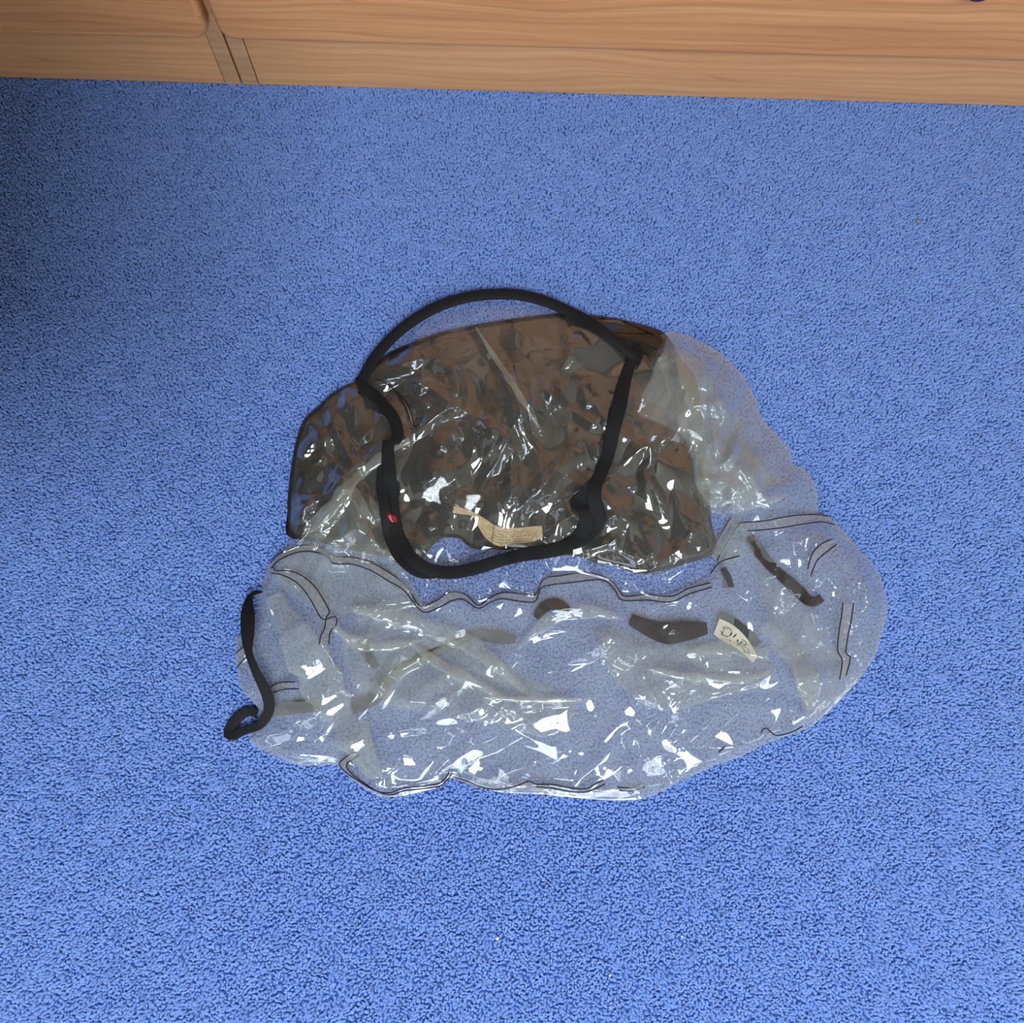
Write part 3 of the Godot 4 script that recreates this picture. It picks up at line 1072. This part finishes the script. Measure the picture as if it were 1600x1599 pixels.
func skirt_creases() -> Array:
	return [
		["418,925 437,955 452,990 470,1025 480,1052 492,1090", 4.5, 6],
		["412,932 417,960 417,981", 3.0, 5],
		["480,978 512,1020 522,1042 515,1066 512,1102", 4.0, 7],
		["455,1050 472,1075 486,1098 493,1117", 4.5, 8],
		["490,1156 502,1140 510,1120", 3.5, 6],
		["427,1102 442,1112 456,1126", 3.5, 6],
		["370,1000 369,1025 377,1060 392,1092 408,1116", 4.0, 5],
		["430,990 450,978 470,985", 3.5, 8],
		["585,955 594,942 603,931", 3.0, 5],
		["555,972 571,951", 3.0, 5],
		["547,945 580,957 630,967 680,980 727,997 755,1022 780,1045", 3.5, 9],
		["672,997 700,996 727,1016", 3.5, 6],
		["650,1128 680,1105 727,1070", 3.0, 4],
		["600,1147 640,1139 682,1134", 3.0, 5],
		["726,1102 715,1118 700,1132 688,1150 683,1172 700,1183 720,1183 737,1166 760,1160 790,1143 817,1132 856,1120", 6.5, 9],
		["705,1136 728,1142 740,1160", 3.0, 5],
		["720,1116 738,1112 757,1101", 5.0, 7],
		["782,1118 806,1104", 5.0, 8],
		["830,1098 832,1113", 4.0, 7],
		["675,1186 692,1202", 5.0, 8],
		["614,1206 625,1181 653,1184", 3.5, 6],
		["587,1216 587,1240", 3.0, 6],
		["650,1012 675,1035 717,1057 760,1075 787,1090", 3.0, 6],
		["782,1040 810,1013 840,988 890,985 950,985", 3.5, 6],
		["850,955 900,950 950,955 990,964", 3.0, 8],
		["847,1024 854,1034 863,1051", 4.0, 7],
		["935,996 940,1018 950,1021 962,1005 945,992", 5.0, 7],
		["950,1020 982,1037 1000,1045 1012,1067 1028,1096 1046,1118", 4.5, 6],
		["1000,1045 1014,1075 1030,1102", 4.0, 6],
		["1022,1067 1037,1081 1056,1096", 4.0, 6],
		["1012,1122 1037,1112 1020,1142", 3.0, 5],
		["1069,1040 1065,1080 1060,1116 1070,1132", 5.5, 7],
		["1035,1049 1062,1056 1096,1056 1126,1064 1158,1063 1174,1060 1168,1050 1132,1047", 4.5, 6],
		["1098,1037 1120,1028 1148,1021", 5.5, 9],
		["978,1213 1005,1196 1036,1182 1060,1171", 4.5, 6],
		["1012,1184 1040,1178", 3.0, 5],
		["1044,1156 1056,1136", 3.0, 5],
		["936,1196 950,1194", 4.0, 8],
		["1042,1208 1056,1202", 4.0, 8],
		["1222,1141 1232,1139", 3.5, 7],
		["750,1088 800,1092 850,1094 900,1090", 3.0, 6],
		["880,1040 920,1020 945,1000", 2.5, 7],
		["760,1225 800,1205 850,1195 900,1200", 2.5, 9],
		["830,1190 860,1180 880,1165", 3.0, 7],
		["1080,1160 1120,1120 1160,1090 1200,1075", 2.5, 8],
		["1110,1110 1150,1080 1200,1060", 2.0, 7],
		["985,1140 1000,1180 960,1210", 2.5, 9],
		["540,1150 570,1180 600,1215", 3.0, 10],
		["590,1080 620,1040 660,1020", 3.0, 8],
		["1000,945 1050,930 1090,945", 2.5, 7],
		["1030,980 1046,975 1052,990", 3.5, 6],
		["1130,880 1150,905 1180,930", 2.0, 7],
		["450,890 490,930 520,960", 2.5, 9],
		["640,960 660,930 690,945", 2.5, 8],
		["410,1150 440,1145 460,1130", 2.5, 7],
	]


func build_folds(root: Node3D, hood: Sheet, skirt: Sheet, side: Sheet) -> void:
	# places where the film is doubled over into a flattened tube
	var folds := [
		[skirt, "428,930 450,975 485,1035 515,1090 555,1155 590,1215", [12, 24, 30, 26, 24, 12], 0.0035],
		[skirt, "556,952 620,966 690,988 742,1012 790,1052 828,1086", [7, 11, 13, 14, 12, 4], 0.003],
		[skirt, "640,1004 690,1040 740,1066 786,1090", [3, 8, 10, 3], 0.002],
		[skirt, "756,1090 830,1094 900,1094 930,1090", [3, 5, 5, 2], 0.002],
		[skirt, "806,1016 850,975 900,956 940,958 968,964", [4, 9, 11, 10, 4], 0.0025],
		[side, "1196,975 1228,1010 1258,1052 1268,1106", [10, 16, 17, 13], 0.003],
		[hood, "744,512 764,545 784,574 812,618 842,668", [2, 4, 6, 5, 2], 0.0018],
		[hood, "478,830 520,792 552,752 600,712 640,688", [8, 12, 11, 8, 4], 0.0025],
		[skirt, "1076,1022 1130,1012 1200,1022", [4, 14, 8], 0.002],
		[skirt, "520,980 560,1005 600,1010 660,1000", [4, 9, 8, 3], 0.002],
		[skirt, "1010,1045 1080,1058 1160,1062 1200,1050", [3, 7, 8, 3], 0.002],
	]
	var wob := noise(19, 0.06)
	for f in folds:
		var path := over(f[0], f[1], 0.0012, 4.0, 8)
		var w := []
		for x in f[2]:
			w.append(px(x))
		var ws := evenly(path.size(), w)
		for k in ws.size():
			ws[k] *= 1.0 + 0.35 * wob.get_noise_2d(k * 2.0, ws.size() * 7.0)
			path[k].y += 0.0012 * wob.get_noise_2d(k * 3.0, 50.0 + ws.size())
		put("folded_film", sweep(path, ws, f[3], PackedFloat32Array(), true), M.film_fold, root)


func build_trim(root: Node3D, hood: Sheet, skirt: Sheet, side: Sheet, inner: Sheet) -> void:
	# the stiff hoop over the top
	var hoop := over(hood, "566,594 580,567 600,541 627,515 660,492 695,475 740,463 782,460 817,462 855,472 887,486 915,500 940,517 960,532 980,549 992,558", 0.004, 4.0, 30)
	band("hoop_trim", hoop, [9, 9.5, 9.5, 9.5, 9], 0.0034, M.trim, root, [], 0.7)
	# the binding round the hood opening, with the folded-over second pieces
	band("window_trim", over(hood, "562,590 566,603 576,613 595,629 609,644 617,659 621,678 617,692", 0.004, 4.0, 10), [8, 9, 9, 9, 10, 8], 0.0022, M.trim, root)
	band("window_trim", over(hood, "607,688 606,712 608,740 611,775 615,812 624,843 640,869 661,886 686,894 715,894 747,887 785,875 822,866 860,861 892,853", 0.004, 4.0, 14), [9, 11, 11, 10, 10, 10, 10, 11, 11], 0.0022, M.trim, root)
	band("window_trim", over(hood, "885,852 905,845 924,829 934,808 929,782 931,760 938,742 947,720 953,696 958,670 966,640 973,607 982,576 992,555", 0.004, 4.0, 14), [9, 12, 12, 10, 10, 11, 12, 12, 10, 9], 0.0022, M.trim, root)
	band("window_trim", over(hood, "594,728 596,760 601,795 606,830 616,858 634,882 656,898 680,901", 0.0022, 4.0, 14), [3, 8, 8, 8, 8, 8, 6, 3], 0.0015, M.trim, root)
	band("window_trim", over(hood, "940,735 922,768 906,792 915,818 902,838 890,848", 0.0012, 4.0, 8), [3, 11, 19, 13, 11, 6], 0.0009, M.trim, root)
	band("window_trim", over(hood, "984,528 993,541 999,553 994,572", 0.003, 4.0, 8), [5, 8, 7, 3], 0.0015, M.trim, root)
	# sewn red mark on the binding
	band("sewn_mark", over(hood, "607,804 610,808 613,812", 0.0062, 3.0, 4), [2.5, 4, 2.5], 0.0005, M.red, root).set_meta("label", "small red sewn mark on the black binding")
	band("sewn_mark", over(hood, "613,806 617,811 618,816", 0.0062, 3.0, 4), [1.5, 3, 2], 0.0005, M.red, root)
	band("sewn_mark", over(hood, "609,806 611,812 614,816", 0.0068, 3.0, 4), [1, 1.6, 1], 0.0004, M.pink, root)
	# the elastic loop at the left
	var p := smooth2(line2("409,925 400,926 391,932 387,948 387,970 387,992 388,1016 393,1033 402,1054 412,1074 419,1092 420,1110 414,1124 404,1134 391,1139 378,1143 366,1149 357,1147 363,1132 375,1119 389,1112 402,1116"), 4.0)
	var hs := evenly(p.size(), [0.016, 0.024, 0.03, 0.034, 0.036, 0.037, 0.037, 0.036, 0.034, 0.031, 0.028, 0.024, 0.019, 0.014, 0.010, 0.007, 0.006, 0.006, 0.006, 0.006])
	var path := PackedVector3Array()
	for k in p.size():
		path.append(at(p[k].x, p[k].y, hs[k]))
	band("elastic_strap", path, [2, 4, 8, 11, 11, 10, 8.5, 6, 6, 6.5, 7, 7.5, 8, 7.5, 7, 6.5, 6, 7, 7.5, 8, 8, 7, 6], 0.0008, M.strap, root, [0.3, 0.2, 0.05, 0.1, 0.2, 0.1, -0.1, -0.3, -0.2, 0.1, 0.2, 0.1]).set_meta("label", "black twisted elastic loop hanging out at the left")
	# webbing inside the skirt, seen through the film
	var webs := [
		["424,1110 450,1107 475,1104 500,1106", [8, 10, 10, 6], [0.0, 0.3, 0.2, 0.1]],
		["548,1108 568,1100 588,1088 607,1062 630,1044 660,1030 700,1012 742,992", [9, 10, 10, 8, 9, 8, 7, 4], [0.1, 0.0, 0.3, 0.9, 0.4, 0.3, 0.6, 0.9]],
		["726,993 752,992 782,997 806,1000", [4, 9, 10, 6], [0.2, 0.0, 0.1, 0.3]],
		["838,966 850,950 868,944 890,953", [6, 8, 9, 4], [0.6, 0.1, 0.0, 0.5]],
		["985,968 1010,980 1040,990 1070,987 1105,982", [8, 13, 16, 14, 8], [0.1, 0.0, 0.1, 0.0, 0.2]],
		["562,1000 572,1020 588,1044", [5, 8, 6], [0.5, 0.3, 0.6]],
	]
	for web in webs:
		# the pieces from the middle to the right lie above the inner layer, the others below it
		var above: bool = line2(web[0])[0].x > 800.0
		var wp := PackedVector3Array()
		for q in smooth2(line2(web[0]), 5.0):
			wp.append(at(q.x, q.y, maxf(inner.highest(q.x, q.y, 9.0) + 0.0008, minf(skirt.lowest(q.x, q.y, 9.0), skirt.lowest(q.x, q.y, 15.0)) - 0.0012) if above else maxf(0.0024, inner.lowest(q.x, q.y, 12.0) - 0.0014)))
		band("inner_webbing", wp, web[1], 0.0007, M.webbing, root, web[2])
	var hook := PackedVector3Array()
	for q in smooth2(line2("1172,838 1184,858 1204,884 1228,906 1250,926 1262,938 1274,940 1284,934"), 4.0):
		hook.append(at(q.x, q.y, maxf(0.005, side.lowest(q.x, q.y, 8.0) - 0.001)))
	band("hook_strap", hook, [7, 10, 9, 8, 9, 10, 9, 6], 0.001, M.webbing, root)
	var tab := PackedVector3Array()
	for q in smooth2(line2("1122,962 1138,970 1154,982 1168,994 1182,1010"), 4.0):
		tab.append(at(q.x, q.y, 0.010))
	band("elastic_tab", tab, [8, 10, 10, 11, 10], 0.0008, M.strap, root)
	var bit := PackedVector3Array()
	for q in smooth2(line2("1130,888 1136,902 1139,918"), 4.0):
		bit.append(at(q.x, q.y, 0.009))
	band("elastic_tab", bit, [4, 7, 8], 0.0008, M.strap, root)


func build_seams(root: Node3D, hood: Sheet, skirt: Sheet, side: Sheet) -> void:
	# [sheet, first line of stitches, second line]
	var seams := [
		[skirt, "422,880 435,867 460,855 480,852 502,856 520,869 550,871 575,877 600,890 625,907 642,927 655,946 680,940 702,926 727,929 747,946 765,935 787,926 820,929 837,929 850,905 875,900 912,895 937,899 957,909 967,922 977,932 1012,929 1050,932 1075,920 1110,911", "424,888 437,875 463,864 482,862 500,865 512,870 522,881 550,882 580,892 605,907 630,922 645,940 662,957 685,950 707,939 724,937 747,951 765,942 784,936 820,941 837,939 845,920 862,914 900,910 932,906 950,911 962,924 972,938 1012,938 1048,941 1078,928 1112,918"],
		[skirt, "1112,862 1120,846 1130,828 1142,809", "1120,877 1127,863 1136,848 1156,817"],
		[skirt, "1110,897 1118,886 1128,877 1156,869", ""],
		[side, "1157,817 1195,814 1232,807 1270,804 1294,807", "1167,830 1195,828 1220,825 1270,817 1286,816 1304,820"],
		[side, "1317,942 1315,962 1311,987 1309,1017 1316,1032 1312,1062", "1334,942 1330,970 1325,995 1322,1022 1329,1027 1322,1056"],
		[side, "1262,890 1269,866 1284,850 1299,843", "1267,900 1277,876 1294,861 1307,851"],
		[skirt, "426,886 430,892 450,892 470,899 490,915 505,937 515,957 510,964 507,982 501,995 499,1007", "424,896 442,899 465,912 482,932 495,955 505,968 524,964 525,977 516,988 514,1007"],
		[skirt, "369,1021 374,1016 381,1011", "370,1044 377,1035 385,1027"],
		[skirt, "420,1075 437,1067 460,1066", "427,1082 447,1077 467,1077"],
		[skirt, "560,1172 545,1180 535,1188 530,1195 540,1207 562,1222 587,1236 610,1239 630,1232 660,1229 687,1224 699,1212 701,1206", "562,1180 550,1188 541,1196 550,1210 572,1226 592,1238 612,1242 632,1236 660,1233 688,1228 703,1214 707,1208"],
		[skirt, "707,1214 730,1221 755,1231 780,1234 805,1229 827,1221 837,1226 862,1226 887,1231 914,1233 929,1226 943,1219", "838,1230 862,1232 887,1237 914,1238 932,1232 946,1225"],
		[skirt, "965,1231 988,1231 1002,1225", "968,1236 988,1236 1008,1230"],
		[skirt, "1189,1145 1197,1138 1211,1149 1235,1145 1255,1135", ""],
		[skirt, "1123,1176 1134,1166", ""],
		[hood, "601,598 625,618 640,640 648,668", "588,592 612,606 632,632 640,655"],
	]
	for s in seams:
		var sh: Sheet = s[0]
		var a := over(sh, s[1], 0.0016, 4.0, 4)
		var both: bool = s[2] != ""
		if both:
			var pa := smooth2(line2(s[1]), 4.0)
			var pb := smooth2(line2(s[2]), 4.0)
			var v := PackedVector3Array()
			var nr := PackedVector3Array()
			var idx := PackedInt32Array()
			var m := 60
			for k in m + 1:
				var q := pa[mini(pa.size() - 1, int(float(k) / m * (pa.size() - 1)))]
				var r := pb[mini(pb.size() - 1, int(float(k) / m * (pb.size() - 1)))]
				for t in 4:
					var w := q.lerp(r, -0.12 + 1.24 * t / 3.0)
					v.append(at(w.x, w.y, sh.highest(w.x, w.y, 3.0) + 0.0009))
					nr.append(Vector3.UP)
			for k in m:
				for t in 3:
					var c := k * 4 + t
					idx.append_array([c, c + 4, c + 1, c + 1, c + 4, c + 5])
			for k in range(0, idx.size(), 3):
				if (v[idx[k + 1]] - v[idx[k]]).cross(v[idx[k + 2]] - v[idx[k]]).y > 0.0:
					var hold := idx[k + 1]
					idx[k + 1] = idx[k + 2]
					idx[k + 2] = hold
			put("seam_tape", arrays_mesh(v, nr, idx), M.film_tape, root)
		for line in [s[1], s[2]]:
			if line != "":
				var path := over(sh, line, 0.0016, 4.0, 4)
				put("stitching", sweep(path, evenly(path.size(), [0.00062]), 0.00055, PackedFloat32Array(), false, 1.0), M.thread, root)


func label_texture() -> ImageTexture:
	# a yellowed care label with lines of small faded print
	rng.seed = 8
	var im := Image.create(256, 96, false, Image.FORMAT_RGB8)
	im.fill(Color(0.86, 0.76, 0.58))
	var n := noise(5, 0.05, 3)
	for y in 96:
		for x in 256:
			var c := Color(0.88, 0.78, 0.60).lerp(Color(0.78, 0.66, 0.47), clampf(0.4 + n.get_noise_2d(x, y), 0, 1))
			im.set_pixel(x, y, c)
	for row in 5:
		var x := 118 + rng.randi() % 20
		var y := 22 + row * 14
		while x < 244:
			var w := 2 + rng.randi() % 3
			im.fill_rect(Rect2i(x, y - rng.randi() % 2, w, 3 + rng.randi() % 3), Color(0.52, 0.44, 0.33))
			x += w + 1 + (4 if rng.randf() < 0.22 else 0)
	im.fill_rect(Rect2i(128, 0, 2, 96), Color(0.4, 0.32, 0.22))
	return ImageTexture.create_from_image(im)


func build_labels(root: Node3D, dark: Sheet, skirt: Sheet, hood: Sheet) -> void:
	var m := std(Color.WHITE, 0.8, 0.3)
	m.albedo_texture = label_texture()
	# top and bottom edges of the twisted care label
	var top := line2("709,791 722,794 742,802 758,811 772,820 786,824 812,825 830,823 847,822")
	var low := line2("709,802 722,804 738,807 748,824 760,842 782,854 808,850 830,847 848,841")
	put("care_label", strip_mesh(top, low, func(u: float, v: float) -> float: return dark.highest(u, v, 6.0) + 0.0016), m, root).set_meta("label", "yellowed care label with faded print")
	# the white tape with handwriting
	var lt := line2("1124,967 1134,971 1148,979 1162,992 1174,1008 1184,1026")
	var lb := line2("1115,991 1122,997 1136,1005 1150,1013 1166,1026 1176,1036")
	var m2 := std(Color.WHITE, 0.8, 0.3)
	m2.albedo_texture = written_texture()
	put("name_tape", strip_mesh(lt, lb, func(u: float, v: float) -> float: return 0.0135), m2, root).set_meta("label", "white tape with black handwriting")


func written_texture() -> ImageTexture:
	var im := Image.create(192, 80, false, Image.FORMAT_RGB8)
	im.fill(Color(0.80, 0.77, 0.69))
	var ink := Color(0.22, 0.22, 0.24)
	var strokes := ["34,16 36,60", "26,30 46,26", "26,50 40,52", "40,18 60,24 66,40 56,56 38,58", "74,62 76,64", "84,22 80,44", "100,38 106,52 116,50 118,34", "112,24 128,18 136,30 126,42", "110,62 124,52 140,58 148,70", "134,44 152,36 160,48 148,62 136,54"]
	for s in strokes:
		var p := smooth2(line2(s), 1.0)
		for q in p:
			im.fill_rect(Rect2i(int(q.x) - 1, int(q.y) - 1, 3, 3), ink)
	return ImageTexture.create_from_image(im)


func strip_mesh(a: PackedVector2Array, b: PackedVector2Array, height: Callable) -> ArrayMesh:
	# a thin folded strip between two traced edges, with thickness
	var pa := smooth2(a, 3.0)
	var pb := smooth2(b, 3.0)
	var m := 48
	var v := PackedVector3Array()
	var nr := PackedVector3Array()
	var uv := PackedVector2Array()
	var idx := PackedInt32Array()
	for side in 2:
		for k in m + 1:
			var q := pa[int(float(k) / m * (pa.size() - 1))]
			var r := pb[int(float(k) / m * (pb.size() - 1))]
			for t in 5:
				var w := q.lerp(r, t / 4.0)
				v.append(at(w.x, w.y, height.call(w.x, w.y) - 0.0004 * side))
				nr.append(Vector3.UP if side == 0 else Vector3.DOWN)
				uv.append(Vector2(float(k) / m, t / 4.0))
	var half := (m + 1) * 5
	for k in m:
		for t in 4:
			var c := k * 5 + t
			idx.append_array([c, c + 5, c + 1, c + 1, c + 5, c + 6])
			c += half
			idx.append_array([c, c + 1, c + 5, c + 1, c + 6, c + 5])
	return arrays_mesh(v, nr, idx, uv)


# ---------------------------------------------------------------- specks on the carpet
func build_specks() -> void:
	var spots := [
		["lint_speck", 777, 1467, 2.6, M.lint, "white lint speck on the carpet straight below the rain cover", "lint"],
		["lint_speck", 1066, 1464, 1.5, M.lint, "tiny white lint speck on carpet, to the right of the largest speck", "lint"],
		["lint_speck", 953, 1525, 1.6, M.lint, "faint white lint speck nearest the bottom edge of the photo", "lint"],
		["crumb", 1435, 346, 4.2, M.crumb, "pale grey crumb on the carpet near the wide drawer unit", "crumb"],
		["crumb", 311, 712, 1.6, M.gap, "tiny dark crumb on the carpet left of the rain cover", "crumb"],
	]
	for s in spots:
		var b := SphereMesh.new()
		b.radius = px(s[3])
		b.height = px(s[3]) * 1.3
		b.radial_segments = 10
		b.rings = 6
		var st := SurfaceTool.new()
		st.create_from(b, 0)
		var md := MeshDataTool.new()
		md.create_from_surface(st.commit(), 0)
		var n := noise(int(s[1]), 0.9 / px(s[3]))
		for k in md.get_vertex_count():
			var p := md.get_vertex(k)
			md.set_vertex(k, p * (1.0 + 0.5 * n.get_noise_3dv(p)))
		var am := ArrayMesh.new()
		md.commit_to_surface(am)
		var o := put(s[0], am, s[4], null, at(s[1], s[2], 0.0012))
		tag(o, s[5], s[6])
